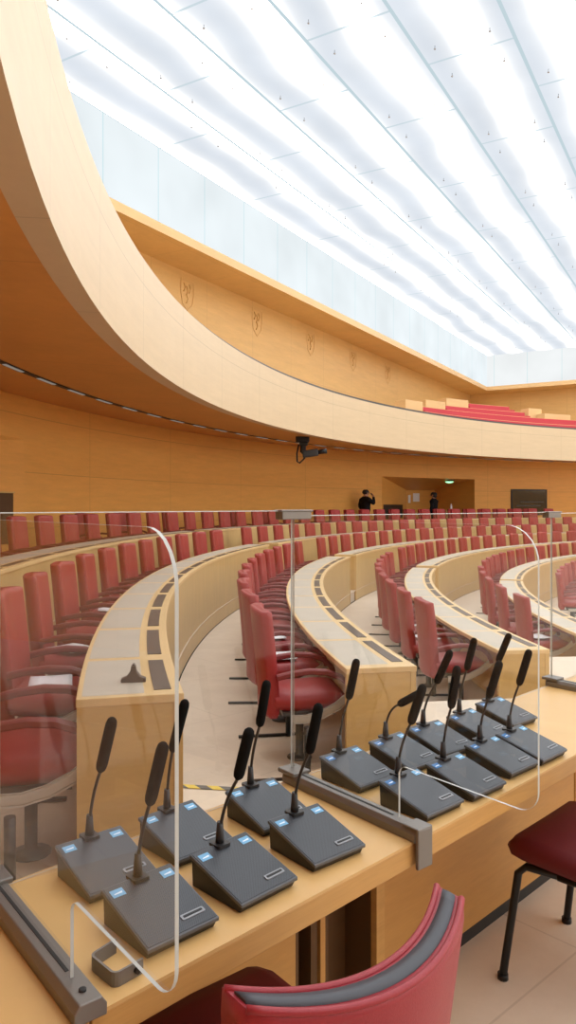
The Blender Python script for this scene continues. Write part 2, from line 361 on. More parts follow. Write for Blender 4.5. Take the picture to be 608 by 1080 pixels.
gf=MB(); gf.arc([(RF+.2,ZW+.05),(38,ZW+.05)],A0,A1,1.5,closed=False); struct(gf.build('floor_gallery',M['floor']))
# walls of the upper hall
def quad(name,mat,pts,uv): b=MB(); b.face(pts,uv); return struct(b.build(name,mat))
t0,t1,dR=TN-1.35,TF+1.35,-14.0
ZG=ZW+.05
quad('wall_left',M['upper'],[hall(t0,DW,ZG),hall(t1,DW,ZG),hall(t1,DW,ZS),hall(t0,DW,ZS)],[(t0,0),(t1,0),(t1,3.9),(t0,3.9)])
quad('wall_far',M['upper'],[hall(t1,DW,ZG),hall(t1,dR,ZG),hall(t1,dR,ZS),hall(t1,DW,ZS)],[(0,0),(26,0),(26,3.9),(0,3.9)])
quad('wall_near',M['upper'],[hall(t0,DW,ZG),hall(t0,dR,ZG),hall(t0,dR,ZS),hall(t0,DW,ZS)],[(0,0),(26,0),(26,3.9),(0,3.9)])
quad('wall_right',M['beam'],[hall(-16,dR,-1.2),hall(50,dR,-1.2),hall(50,dR,ZS),hall(-16,dR,ZS)],[(0,0),(66,0),(66,9),(0,9)])
# unseen glowing panel added opposite the seats to brighten the rear wall
wg=MB()
wg.face([hall(0,dR+.03,2.6),hall(37,dR+.03,2.6),hall(37,dR+.03,7.0),hall(0,dR+.03,7.0)],[(0,0),(37,0),(37,4.4),(0,4.4)]); struct(wg.build('added_light_panel',M['glowfill']))
so=MB()
def rr(ta,tb,da,db,z): so.face([hall(ta,da,z),hall(tb,da,z),hall(tb,db,z),hall(ta,db,z)],[(ta,da),(tb,da),(tb,db),(ta,db)])
rr(t0,t1,DB,DW,ZS); rr(t0,t1,dR,-12.6,ZS); rr(t0,TN,-12.6,DB,ZS); rr(TF,t1,-12.6,DB,ZS)
struct(so.build('ceiling_soffit',M['upper']))
bm_=MB()
cor=[(TN,DB),(TF,DB),(TF,-12.6),(TN,-12.6)]
for (ta,da),(tb,db) in zip(cor,cor[1:]+cor[:1]): bm_.face([hall(ta,da,ZS),hall(tb,db,ZS),hall(tb,db,ZBT),hall(ta,da,ZBT)],[(0,0)]*4)
struct(bm_.build('trim_beam',M['beam']))
quad('wall_glass_left',M['glowside'],[hall(TN,DB,ZBT),hall(TF,DB,ZBT),hall(TF,DB,ZC),hall(TN,DB,ZC)],[(TN,0),(TF,0),(TF,1.7),(TN,1.7)])
quad('wall_glass_far',M['glowend'],[hall(TF,DB,ZBT),hall(TF,-12.6,ZBT),hall(TF,-12.6,ZC),hall(TF,DB,ZC)],[(0,0),(24,0),(24,1.7),(0,1.7)])
quad('wall_glass_near',M['glowend'],[hall(TN,DB,ZBT),hall(TN,-12.6,ZBT),hall(TN,-12.6,ZC),hall(TN,DB,ZC)],[(0,0),(24,0),(24,1.7),(0,1.7)])
quad('wall_glass_right',M['glowside'],[hall(TN,-12.6,ZBT),hall(TF,-12.6,ZBT),hall(TF,-12.6,ZC),hall(TN,-12.6,ZC)],[(TN,0),(TF,0),(TF,1.7),(TN,1.7)])
ce=MB(); ce.face([(TN,DB,0),(TF,DB,0),(TF,-12.6,0),(TN,-12.6,0)])
ceil=struct(ce.build('ceiling',M['glow'])); ceil.location=(0,0,ZC)
ceil.matrix_world=Matrix(((E1.x,E2.x,0,0),(E1.y,E2.y,0,0),(0,0,1,ZC),(0,0,0,1)))
# stainless point fixings under the glass panes
spots=[]
for k in range(6):
    yb=DB-1.64*k
    for i in range(12):
        x0=9.95+(1.8 if k%2 else 0)-3.6+3.6*i
        for dx in (.5,3.1):
            for dy in (.32,1.32):
                x,y=x0+dx,yb-dy
                p=hall(x,y,ZC)
                if x<TF and p.y>3 and abs(p.x/p.y)<.45: spots.append((p.length,x,y))
spots.sort()
fixm=MB(); fixm.lathe([(.007,0),(.005,-.05),(.020,-.055),(.020,-.068),(.006,-.072)],8)
f0=fixm.build('point_fixing',M['fix'],ceil); f0.location=(spots[0][1],spots[0][2],0)
for q in spots[1:100]:
    c=f0.copy(); COL.objects.link(c); c.parent=ceil; c.location=(q[1],q[2],0)
fr=MB()
for q in spots[100:]: fr.lathe([(.007,0),(.005,-.05),(.020,-.055),(.020,-.068),(.006,-.072)],6,(q[1],q[2],0))
tag(fr.build('point_fixings',M['fix'],ceil),kind='stuff')
# gallery handrail
hr=MB(); hr.arc([(RF+.08,ZFT+.015),(RF+.14,ZFT+.015),(RF+.14,ZFT+.075),(RF+.08,ZFT+.075)],-20,75,1.0)
rail=thing('handrail','dark metal handrail running along the top of the pale gallery front','handrail',pol(RF+.1,25,ZFT))
hr.build('rail',M['rail'],rail,origin=rail.location)
po=MB(); po.tube([(0,0,-.04),(0,0,.03)],.018,8)
p0=None
for i in range(14):
    a=4+i*5.0; loc=pol(RF+.11,a,ZFT)-rail.location
    if p0 is None: p0=po.build('bracket',M['rail'],rail); c=p0
    else: c=p0.copy(); COL.objects.link(c); c.parent=rail
    c.location=loc
# recessed slot in the soffit with short lamps
sl=MB()
def zs(r): return ZFB+(ZW-ZFB)*(r-RF)/(RW-RF)
sl.arc([(26.05,zs(26.05)-.004),(26.05,zs(26.05)-.012),(26.17,zs(26.17)-.012),(26.17,zs(26.17)-.004)],-12,75,1.0)
slot=tag(sl.build('light_track',M['slotdark']),'thin dark light track let into the wooden ceiling under the gallery','light track')
lamp=None
for i in range(34):
    a=-9+2.45*i; b=MB(); b.arc([(26.08,zs(26.1)-.014),(26.08,zs(26.1)-.022),(26.14,zs(26.1)-.022),(26.14,zs(26.1)-.014)],a,a+1.25,.65); b.build('lamp_segment',M['slotlamp'],slot)

# ------------------------------------------------------------------ curved desks
def curved_desk(i,a0,a1,div0,pitch,label):
    ri,ro=RI[i],RO[i]; zt=FL[i]+{0:.66,1:.736,2:.712,3:.708,4:.711,5:.71}[i]; org=pol(ri,(a0+a1)/2,FL[i])
    d=thing('curved_desk',label,'desk',org,group='curved delegates desks in the hemicycle')
    t=MB(); t.arc([(ri,zt-.035),(ro,zt-.035),(ro,zt),(ri,zt)],a0,a1,.6); t.build('desk_top',M['edge'],d,origin=org,bevel=.004)
    lowz=FL.get(i+1,FL[5]-.2)
    p=MB(); p.arc([(ri+.012,lowz),(ri+.04,lowz),(ri+.04,zt-.035),(ri+.012,zt-.035)],a0,a1,.6); p.build('front_panel',M['panel'],d,origin=org)
    for s,a in ((1,a0),(-1,a1)):
        da=s*math.degrees(.035/ri); e=MB(); e.arc([(ri+.004,lowz if s else 0),(ro-.004,FL[i]),(ro-.004,zt-.034),(ri+.004,zt-.034)],a+s*.01,a+s*.01+da,1); e.build('end_panel',M['desk'],d,origin=org)
    m=MB(); m.arc([(ri+.09,FL[i]+.08),(ri+.11,FL[i]+.08),(ri+.11,zt-.035),(ri+.09,zt-.035)],a0+.12,a1-.12,.6); m.build('modesty_panel',M['under'],d,origin=org)
    n=int(math.ceil((a1-a0)/pitch))+2
    for k in range(-2,n):
        b0=max(div0+pitch*k+.075,a0+.09); b1=min(div0+pitch*(k+1)-.075,a1-.09)
        if b1-b0<.3: continue
        q=MB(); q.arc([(ri+.155,zt+.0006),(ro-.022,zt+.0006)],b0,b1,.6,closed=False); q.build('writing_inlay',M['inlay'],d,origin=org)
        c=MB(); c.arc([(ri+.045,zt),(ri+.115,zt),(ri+.115,zt+.003),(ri+.045,zt+.003)],b0+.17*(b1-b0)*.35,b1-.17*(b1-b0)*.35,.6); c.build('cable_flap',M['plate'],d,origin=org)
    return d
END=70
curved_desk(1,-13.8,14.4,-14.2,2.2,'largest curved wooden desk at left, its broad end panel facing the microphones')
curved_desk(2,-10.5,15.4,-10.35,2.3,'curved wooden desk in the middle, ending behind the clear screen')
curved_desk(3,-6.8,16.1,-6.6,2.45,'curved wooden desk right of centre, ending behind the right microphones')
curved_desk(4,-2.6,16.9,-2.5,2.6,'innermost near curved desk running out at the right edge')
curved_desk(0,-14,14.0,-14,2.02,'outermost curved desk at the left edge, seen through the clear screen')
for i,a,l in ((0,15.4,'outermost far curved desk below the rear wall, beyond the aisle'),(1,15.9,'far curved desk, second from the rear wall, beyond the aisle'),
    (2,16.9,'far curved desk continuing the middle desk beyond the aisle'),(3,17.5,'far curved desk continuing the right-of-centre desk beyond the aisle'),(4,17.6,'innermost far curved desk beyond the aisle at right')):
    curved_desk(i,a,END,a+.1,2.3,l)

# ------------------------------------------------------------------ delegate armchairs
def make_chair():
    ch=thing('armchair','x','chair')
    W=.25
    def backy(z): return -.20-.10*max(0,(z-.45))**1.15
    b=MB(); rows=[]
    zz=[.33,.36,.45,.60,.75,.90,.99,1.022,1.030]
    for z in zz:
        k=1.0 if .4<z<1.0 else {.36:.95,1.022:.985,.33:.86,1.030:.955}[z]
        wdt=W*(1.0 if z<.98 else .985)*(k if z>.98 else (.9+.1*min(1,(z-.33)/.2)))
        th=.042*(.95 if .35<z<1.025 else .55); y0=backy(z); r=[]
        prof=[(-1,0),(-.985,.8),(-.93,1),(-.5,1),(0,1.0),(.5,1),(.93,1),(.985,.8),(1,0),(.985,-.8),(.93,-1),(.5,-1),(0,-1),(-.5,-1),(-.93,-1),(-.985,-.8)]
        for px,py in prof:
            x=px*wdt; curve=-.045*(1-(px)**2)
            r.append(Vector((x,y0+curve+py*th,z - (.012*px*px if z>.98 else 0))))
        rows.append(r)
    b.grid(rows,closed_u=True); b.face(rows[0][::-1]); b.face(rows[-1]); b.build('backrest',M['leather'],ch)
    s=MB(); rows=[]
    for y,zt_,th in ((-.205,.475,.05),(-.19,.49,.10),(-.05,.482,.11),(.12,.49,.11),(.23,.485,.10),(.275,.46,.06)):
        r=[]; wd=.255
        for px,pz in ((-1,-.3),(-.97,.6),(-.8,1),(0,.93),(.8,1),(.97,.6),(1,-.3),(.9,-1),(0,-1),(-.9,-1)):
            r.append(Vector((px*wd,y,zt_-th/2+pz*th/2)))
        rows.append(r)
    s.grid(rows,closed_u=True); s.face(rows[0][::-1]); s.face(rows[-1]); s.build('seat',M['leather'],ch)
    for sx in (-1,1):
        a=MB(); x=sx*.275; P=[]
        for y,z in ((-.19,.605),(-.10,.625),(.02,.638),(.13,.630),(.22,.598),(.275,.545),(.295,.48)): P.append((x,y,z))
        a.rect_tube(P,.048,.036,(1,0,0)); a.build('armrest',M['leather_dark'],ch)
        p=MB(); P=[(x,y,z) for y,z in ((-.10,.335),(0,.335),(.10,.36),(.20,.41),(.27,.465),(.30,.505))]
        p.rect_tube(P,.012,.055,(1,0,0)); p.build('arm_bracket',M['shell'],ch)
    sh=MB(); sh.box((0,.02,.365),.50,.34,.025); sh.box((0,-.02,.335),.22,.22,.05); sh.build('seat_pan',M['dark'],ch)
    c=MB(); c.lathe([(.016,.20),(.016,.33)],12); c.build('gas_lift',M['chrome'],ch)
    c=MB(); c.lathe([(.085,0),(.085,.008),(.04,.018),(.027,.03),(.027,.235),(.022,.24)],14); c.build('column',M['dark'],ch)
    f=MB(); f.box((.42,-.13,.012),.03,.52,.014); f.lathe([(.022,0),(.022,.33)],8,(.42,-.02,0)); f.build('floor_arm',M['black'],ch)
    return ch
proto=make_chair(); first=[True]
def facing(a): return math.atan2(-math.cos(R(a)),-math.sin(R(a)))
def place_chair(r,a,z,label,group,jit=1.0):
    if first[0]: o=proto; first[0]=False
    else: o=copy_tree(proto)
    o.location=pol(r,a,z); o.rotation_euler=(0,0,facing(a)+R(random.uniform(-4,4)*jit))
    tag(o,label,'chair',group); return o
RC={-1:26.35,0:25.35,1:23.95,2:22.44,3:20.77,4:19.10,5:17.70}
near_rows={1:(-12.95,2.35,12,'largest curved desk at left'),2:(-9.05,2.28,11,'curved middle desk'),3:(-4.35,2.37,9,'curved desk right of centre'),4:(2.0,3.2,5,'innermost curved desk at right')}
for i,(a,p,n,nm) in near_rows.items():
    for k in range(n): place_chair(RC[i],a+p*k,FL[i],f'red leather armchair, {ORD[k]} from the near end behind the {nm}','armchairs in the near block')
for k in range(9): place_chair(RC[0],-2.6+2.02*k,FL[0],f'red armchair behind the outermost desk at left, {ORD[k]} from the left edge','armchairs in the near block')
for i,a,p in ((0,15.6,2.02),(1,17.2,2.3),(2,18.3,2.3),(3,19.0,2.45),(4,19.4,2.6),(5,20.0,2.8)):
    k=0
    while a<65:
        nm={0:'outermost',1:'second outermost',2:'third outermost',3:'fourth outermost',4:'fifth outermost',5:'innermost'}[i]
        place_chair(RC[i],a,FL[i],f'red armchair in the far block, {ORD[k]} beyond the aisle in the {nm} row','armchairs in the far block',.6); a+=p; k+=1
for k,a in enumerate([11.5,14.9,19.6,23.9,27.0,30.7]+[33.2+1.9*j for j in range(17)]):
    place_chair(RC[-1],a,FL[-1],f'dark red armchair in the last row along the rear wall, {ORD[k]} from the left','armchairs along the rear wall',.6)
# papers left on seats
def paper(r,a,z,rot,label,sx=.31,sy=.23):
    b=MB(); n=4; rows=[[Vector(((i/n-.5)*sx,(j/n-.5)*sy,.004+.006*abs(j/n-.5)*2*(1 if i else .4))) for i in range(n+1)] for j in range(n+1)]
    b.grid(rows); o=b.build('paper_sheet',M['paper']); o.location=pol(r,a,z); o.rotation_euler=(0,0,facing(a)+rot)
    m=o.modifiers.new('solid','SOLIDIFY'); m.thickness=.002; m.offset=1
    tag(o,label,'paper','papers on the seats')
for r,a,z,rot,lb in ((23.93,-10.6,FL[1],.2,'open white paper on the second seat behind the largest left desk'),(23.93,-8.25,FL[1],1.5,'white paper on the third seat behind the largest left desk'),
    (23.93,-3.55,FL[1],.3,'white paper on a farther seat behind the largest left desk, fifth chair'),(22.42,-6.77,FL[2],.1,'white paper on the second seat behind the middle desk'),(22.42,-4.49,FL[2],.2,'white paper on the third seat behind the middle desk'),
    (20.75,-1.9,FL[3],.2,'white paper on the second seat behind the desk right of centre'),(20.75,.55,FL[3],.0,'white paper on the third seat behind the desk right of centre'),(19.12,2.0,FL[4],.5,'white paper on the nearest seat behind the innermost desk at right')):
    paper(r+.04,a,z+.502,rot*.5,lb)
# small dark stand on the largest desk
st=MB(); c=at(141,719,.736)
outl=[(-.052,0),(-.052,.014),(-.028,.024),(-.013,.045),(-.009,.070),(.009,.070),(.013,.045),(.028,.024),(.052,.014),(.052,0)]
st.prism([(x,-.02,z) for x,z in outl],(0,.04,0)); st.box((0,0,.073),.010,.03,.008)
stand=st.build('card_holder',M['plate'],bevel=.002); stand.location=(c.x,c.y,.7368); stand.rotation_euler=(0,0,R(8))
tag(stand,'small dark brown flared stand on the end of the largest curved desk','stand')
# hazard tape on the step edge
tp=MB(); p0=at(193,831,.003); p1=at(250,834,.003); u=(p1-p0).normalized(); n_=Vector((-u.y,u.x,0))*.045; p1=p0+u*.75; p0=p0-u*.02; ln=(p1-p0).length
tp.prism([p0,p1,p1+n_,p0+n_],(0,0,.002))
tape=tp.build('hazard_tape',M['tape'])
for poly_ in tape.data.polygons:
    for li in poly_.loop_indices:
        co=tape.data.vertices[tape.data.loops[li].vertex_index].co-p0; tape.data.uv_layers[0].data[li].uv=(co.dot(u),co.dot(n_.normalized()))
tag(tape,'yellow and black hazard tape on the floor step beyond the microphones','tape')

# ------------------------------------------------------------------ the near table with its screens
LV=Vector((.71,.704,0)).normalized(); NV=Vector((-LV.y,LV.x,0)); O=Vector((.012,1.43,0)); DEP=.474; TT=.72
BV=Vector((-.625,.78,0)).normalized()                   # direction of the grey profiles across the table
def tp_(k,t,z=0): return O+LV*k+NV*t+Vector((0,0,z))
sk=BV.dot(LV)/BV.dot(NV)
KB=[-.436,.413,1.985,3.6]
def table(ka,kb,label,gap=None,post=False):
    org=tp_((ka+kb)/2,DEP/2,0); d=thing('table',label,'table',org,group='wooden tables carrying the microphones')
    g=.002
    P=[tp_(ka+g,0),tp_(kb-g,0),tp_(kb-g+sk*DEP,DEP),tp_(ka+g+sk*DEP,DEP)]
    t=MB(); t.prism([p+Vector((0,0,TT-.006)) for p in P],(0,0,.006)); o=t.build('table_top',M['near'],d,origin=org)
    t=MB(); t.prism([p+Vector((0,0,TT-.055)) for p in P],(0,0,.049)); t.build('top_edge',M['nearedge'],d,origin=org,bevel=.002)
    def wallp(k0,k1,tt,z0,z1,nm,mat,th=.02):
        b=MB(); b.prism([tp_(k0,tt,z0),tp_(k1,tt,z0),tp_(k1,tt+th,z0),tp_(k0,tt+th,z0)],(0,0,z1-z0)); return b.build(nm,mat,d,origin=org)
    a,b_=ka+.01,kb-.006
    off=sk*.357
    if gap:
        wallp(a+off,gap[0],.357,.05,TT-.055,'modesty_panel',M['under']); (wallp(gap[1],b_+off,.357,.05,TT-.055,'modesty_panel',M['under']) if post else None)
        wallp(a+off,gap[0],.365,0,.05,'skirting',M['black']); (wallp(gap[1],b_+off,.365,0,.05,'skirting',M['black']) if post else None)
        wallp(gap[0],gap[1],.455,0,TT-.055,'niche_back',M['nicheshade'],.015)
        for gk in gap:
            b=MB(); b.prism([tp_(gk-.012,.358,0),tp_(gk+.012,.358,0),tp_(gk+.012,.455,0),tp_(gk-.012,.455,0)],(0,0,TT-.055)); b.build('niche_side',M['nicheshade'],d,origin=org)
        if post:
            b=MB(); b.prism([tp_(gap[1]-.012,.335,0),tp_(gap[1]+.025,.335,0),tp_(gap[1]+.025,.356,0),tp_(gap[1]-.012,.356,0)],(0,0,TT-.055)); b.build('post',M['nearedge'],d,origin=org)
    else:
        wallp(a+off,b_+off,.357,.05,TT-.055,'modesty_panel',M['under']); wallp(a+off,b_+off,.349,0,.045,'skirting',M['black'])
    return d
table(-1.9,KB[0],'wooden table top left of the grey profile at bottom left')
table(KB[0],KB[1],'wooden table with six microphone consoles behind the red chair back',(.365,.436))
table(KB[1],KB[2],'wooden table with nine microphone consoles at right',(.480,.687),True)
table(KB[2],KB[3],'wooden table beyond the far grey profile at the right edge')

def profile(k,label,clamp):
    a=tp_(k,0,TT); org=a.copy(); d=thing('screen_profile',label,'rail',org,group='grey screen profiles across the tables')
    X=BV; S=Vector((X.y,-X.x,0)); ln=DEP/BV.dot(NV)
    b=MB(); w_=.026; pr=[(-w_,0),(-w_,.018),(-w_+.008,.030),(w_-.008,.030),(w_,.018),(w_,0)]
    b.prism([a+S*x+Vector((0,0,z))-X*.012 for x,z in pr],X*(ln+.012)); b.build('profile',M['bar'],d,origin=org,bevel=.002)
    g=MB(); g.box((a+X*(ln/2+.03))+Vector((0,0,.0303)),.006,ln-.10,.0012,Matrix((S,X,Vector((0,0,1)))).transposed()); g.build('slot',M['gasket'],d,origin=org)
    s=MB(); s.lathe([(.006,0),(.006,.003),(.003,.0035)],10,a+X*.02+Vector((0,0,.030))); s.build('screw',M['gasket'],d,origin=org)
    if clamp:
        c=MB(); c.box(a-X*.016+Vector((0,0,-.014)),.05,.010,.09,Matrix((S,X,Vector((0,0,1)))).transposed()); c.box(a+X*.004+Vector((0,0,.031)),.05,.05,.006,Matrix((S,X,Vector((0,0,1)))).transposed())
        c.build('clamp_jaw',M['bar'],d,origin=org,bevel=.003)
    # raised foot at the far end
    c=MB(); e=a+X*(ln-.02); c.box(e+Vector((0,0,.032)),.06,.07,.012,Matrix((S,X,Vector((0,0,1)))).transposed()); c.build('foot_clamp',M['bar'],d,origin=org,bevel=.003)
    return d
profile(KB[0]-.005,'grey metal profile across the table at bottom left',False)
profile(KB[1]-.005,'grey metal profile between the two groups of microphones',True)
profile(KB[2]-.005,'far grey metal profile at the right edge of the table',True)

def rounded(pts,rads,n=7):
    out=[]; k=len(pts)
    for i in range(k):
        p=Vector(pts[i]); a=Vector(pts[i-1])-p; b=Vector(pts[(i+1)%k])-p; r=rads[i]
        if r<=0: out.append(p); continue
        a.normalize(); b.normalize(); ang=a.angle(b); dist=r/math.tan(ang/2); s=p+a*dist; e=p+b*dist
        c=p+(a+b).normalized()*(r/math.sin(ang/2)); v0=s-c; v1=e-c
        for j in range(n+1):
            t=j/n; v=(v0*(1-t)+v1*t).normalized()*r; out.append(c+v)
    return out
def sheet(name,label,outline2d,origin,xdir,th=.0055,edge_mat='glassedge'):
    """clear sheet: outline in (along, up), standing at origin"""
    X=Vector(xdir).normalized(); S=Vector((X.y,-X.x,0)); org=Vector(origin)
    d=thing(name,label,'screen',org,group='clear hygiene screens on the tables')
    P=[X*p[0]+Vector((0,0,p[1])) for p in outline2d]
    b=MB(); b.face([p+S*(th/2) for p in P]); b.build('clear_sheet',M['glass'],d)
    e=MB(); n=len(P)
    for i in range(n):
        p,q=P[i],P[(i+1)%n]; e.face([p+S*(th/2),q+S*(th/2),q-S*(th/2),p-S*(th/2)])
    if name=='front_screen':          # thin strip along the top, the edge glint put into its colour
        zt_=max(p.z for p in P); xm=max(p.dot(X) for p in P)
        for sg in (1,-1):
            e.face([Vector((0,0,zt_))+S*(sg*th/2),X*xm+Vector((0,0,zt_))+S*(sg*th/2),X*xm+Vector((0,0,zt_-.0022))+S*(sg*(th/2+.0004)),Vector((0,0,zt_-.0022))+S*(sg*(th/2+.0004))])
    e.build('polished_edge',M[edge_mat],d); return d
def divider(k,label,zt,over):
    a=tp_(k,0,TT); ln=DEP/BV.dot(NV)
    pts=[(.06,.012),(.06,.155),(-over,.155),(-over,zt-TT),(ln-.01,zt-TT),(ln-.01,.012)]
    o=rounded([(x,y,0) for x,y in pts],[0,.022,.045,.075,.005,.005]); sheet('divider_screen',label,[(p.x,p.y) for p in o],a,BV)
divider(KB[0]-.005,'clear divider screen with rounded corner rising from the bottom left profile',1.462,.263)
divider(KB[1]-.005,'clear divider screen with rounded corner between the microphone groups',1.450,.312)
divider(KB[2]-.005,'clear divider screen at the right edge on the far profile',1.45,.31)
def front(ka,kb,zt,label):
    a=tp_(ka,DEP-.012,TT+.002); ln=kb-ka
    o=rounded([(0,0,0),(ln,0,0),(ln,zt-TT,0),(0,zt-TT,0)],[0,.01,.006,.006]); sheet('front_screen',label,[(p.x,p.y) for p in o],a,LV,.0025)
sd=sk*DEP
front(KB[0]+sd+.012,KB[1]+sd-.002,1.474,'clear front screen behind the six left microphones')
front(KB[1]+sd+.002,KB[2]+sd-.002,1.460,'clear front screen behind the nine right microphones')
front(KB[2]+sd+.002,KB[3]+sd-.006,1.455,'clear front screen beyond the far profile at the right edge')
def joiner(k,z,label):
    c=tp_(k,DEP-.012,z); b=MB(); m=Matrix((LV,NV,Vector((0,0,1)))).transposed()
    b.box((0,0,-.010),.115,.030,.022,m); b.box((0,0,.003),.125,.034,.006,m)
    o=b.build('screen_joiner',M['bar'],bevel=.002); o.location=c; tag(o,label,'bracket','grey joiners on top of the screens')
joiner(KB[1]+sd,1.472,'grey joiner clipped on top of the screens above the middle profile')
joiner(KB[2]+sd,1.458,'grey joiner clipped on top of the screens at the right edge')
# loose U-shaped bracket on the table
q=MB(); pts=[at(122,1005,TT),at(96,1022,TT),at(121,1043,TT),at(150.5,1026,TT)]
ctr=sum(pts,Vector())/4; loc=[p-ctr for p in pts]; path=rounded([tuple(p) for p in loc],[0,.010,.010,0],4)
t_=.004; left=[];right=[]
for i,p in enumerate(path):
    d=(path[min(i+1,len(path)-1)]-path[max(i-1,0)]).normalized(); nn=Vector((-d.y,d.x,0)); left.append(p+nn*t_*.5); right.append(p-nn*t_*.5)
H=.024
for z in (0,H):
    for i in range(len(path)-1): q.face([left[i]+Vector((0,0,z)),left[i+1]+Vector((0,0,z)),right[i+1]+Vector((0,0,z)),right[i]+Vector((0,0,z))])
for s in (left,right):
    for i in range(len(path)-1): q.face([s[i],s[i+1],s[i+1]+Vector((0,0,H)),s[i]+Vector((0,0,H))])
for i in (0,-1): q.face([left[i],right[i],right[i]+Vector((0,0,H)),left[i]+Vector((0,0,H))])
ub=thing('table_clamp','loose grey U-shaped metal clamp lying on the table at bottom left','clamp',(ctr.x,ctr.y,TT+.0005))
q.build('clamp_body',M['bar'],ub)
scp=(loc[2]*.25+loc[3]*.75); od=Vector((loc[3].y-loc[2].y,-(loc[3].x-loc[2].x),0)).normalized()
s=MB(); s.tube([scp-od*.0+Vector((0,0,.012)),scp+od*.008+Vector((0,0,.012))],.0055,10); s.build('clamp_screw',M['black'],ub)

# ------------------------------------------------------------------ microphone consoles
UW,UD,HB,HF=.152,.158,.064,.021
def console(BL,BR,base,low,tip,bend,label,deep):
    p=at(*BL,EYE-.705); q2=at(*BR,EYE-.705); mid=(p+q2)/2; v=q2-p; yaw=.5*math.atan2(v.y,v.x)+.5*R(42.5)
    w=Vector((math.cos(yaw),math.sin(yaw),0)); dn=Vector((-w.y,w.x,0)); org=mid-dn*(UD/2); org.z=TT+.0005
    d=thing('microphone_console',label,'microphone',org,yaw,'microphone consoles on the tables')
    w2,d2=UW/2,UD/2
    b=MB(); b.prism([(-w2+.004,-d2+.010,0),(-w2+.004,d2-.004,0),(-w2+.004,d2-.001,HB-.010),(-w2+.004,-d2+.003,HF-.008)],(UW-.008,0,0)); b.build('console_body',M['plastic'],d,bevel=.002)
    sl_=(HB-HF)/UD
    def top(x,y,h=0): return Vector((x,y,HF+(y+d2)*sl_+h))
    b=MB(); b.prism([top(-w2,-d2,-.008),top(-w2,d2,-.008),top(-w2,d2,-.0006),top(-w2,-d2,-.0006)],(UW,0,0)); b.build('console_rim',M['console'],d,bevel=.0015)
    b=MB(); b.prism([top(-w2+.003,-d2+.003),top(w2-.003,-d2+.003),top(w2-.003,d2-.003),top(-w2+.003,d2-.003)],(0,0,.0006)); b.build('top_plate',M['perf'],d)
    for sx in (-1,1):
        cx=sx*(w2-.022)
        b=MB(); b.prism([top(cx-.013,d2-.032,.0008),top(cx+.013,d2-.032,.0008),top(cx+.013,d2-.014,.0008),top(cx-.013,d2-.014,.0008)],(0,0,.0005))
        stk=b.build('sticker',M['sticker_deep' if deep and sx<0 else 'sticker'],d)
        b=MB(); b.prism([top(cx-.008,d2-.026,.0014),top(cx+.008,d2-.026,.0014),top(cx+.009,d2-.022,.0014),top(cx-.008,d2-.024,.0014)],(0,0,.0003)); b.build('sticker_print',M['sticker_white'],stk)
    b=MB(); o=rounded([tuple(top(.012,-d2+.022)),tuple(top(.062,-d2+.022)),tuple(top(.062,-d2+.034)),tuple(top(.012,-d2+.034))],[.003]*4,3); b.prism(o,(0,0,.0022)); sp=b.build('button_panel',M['buttonplate'],d)
    b=MB(); b.prism([top(.017,-d2+.026,.0023),top(.057,-d2+.026,.0023),top(.057,-d2+.030,.0023),top(.017,-d2+.030,.0023)],(0,0,.001)); b.build('button',M['black'],sp)
    # gooseneck leans towards the seated speaker
    inv=Matrix.Rotation(-yaw,3,'Z'); Bw=org+dn*(d2-.004)+Vector((0,0,HB)); Fd=-dn
    def spot(u,v):
        k=(u-U0)/F_PX; a=(k*Bw.y-Bw.x)/(Fd.x-k*Fd.y); P=Bw+Fd*a; P.z=EYE+(V0-v)/F_PX*P.y; return inv@(P-org)
    Bl=Vector((0,d2-.004,HB))
    b=MB(); b.prism(rounded([(-.017,d2-.022,HB-.004),(.017,d2-.022,HB-.004),(.017,d2+.014,HB-.004),(-.017,d2+.014,HB-.004)],[.005]*4,3),(0,0,.006)); b.build('mount_plate',M['plastic'],d)
    Pl,Pt=spot(*low),spot(*tip)
    ctrl=Bl+Vector((0,0,(Pl-Bl).length*.45)) if not bend else Bl+Vector((0,0,(Pl-Bl).z*.75))
    n=12; neck=[Bl*(1-t)**2+ctrl*2*t*(1-t)+Pl*t*t for t in [i/n for i in range(n+1)]]
    dirb=(neck[1]-neck[0]).normalized()
    b=MB(); b.tube([Bl,Bl+dirb*.012,Bl+dirb*.045],[.0095,.009,.0065],10); b.build('plug',M['plastic'],d)
    b=MB(); b.tube(neck,.0035,8); b.build('gooseneck',M['dark'],d)
    ax=(Pt-Pl); L_=ax.length; ax.normalize(); rr_=.0118
    prof=[(0.0,.55),(.04,.85),(.12,1),(.5,1.02),(.88,1),(.95,.85),(.985,.55),(1.0,.15)]
    b=MB(); b.tube([Pl+ax*(L_*t) for t,_ in prof],[rr_*r for _,r in prof],12); b.build('windscreen',M['foam'],d)
    return d
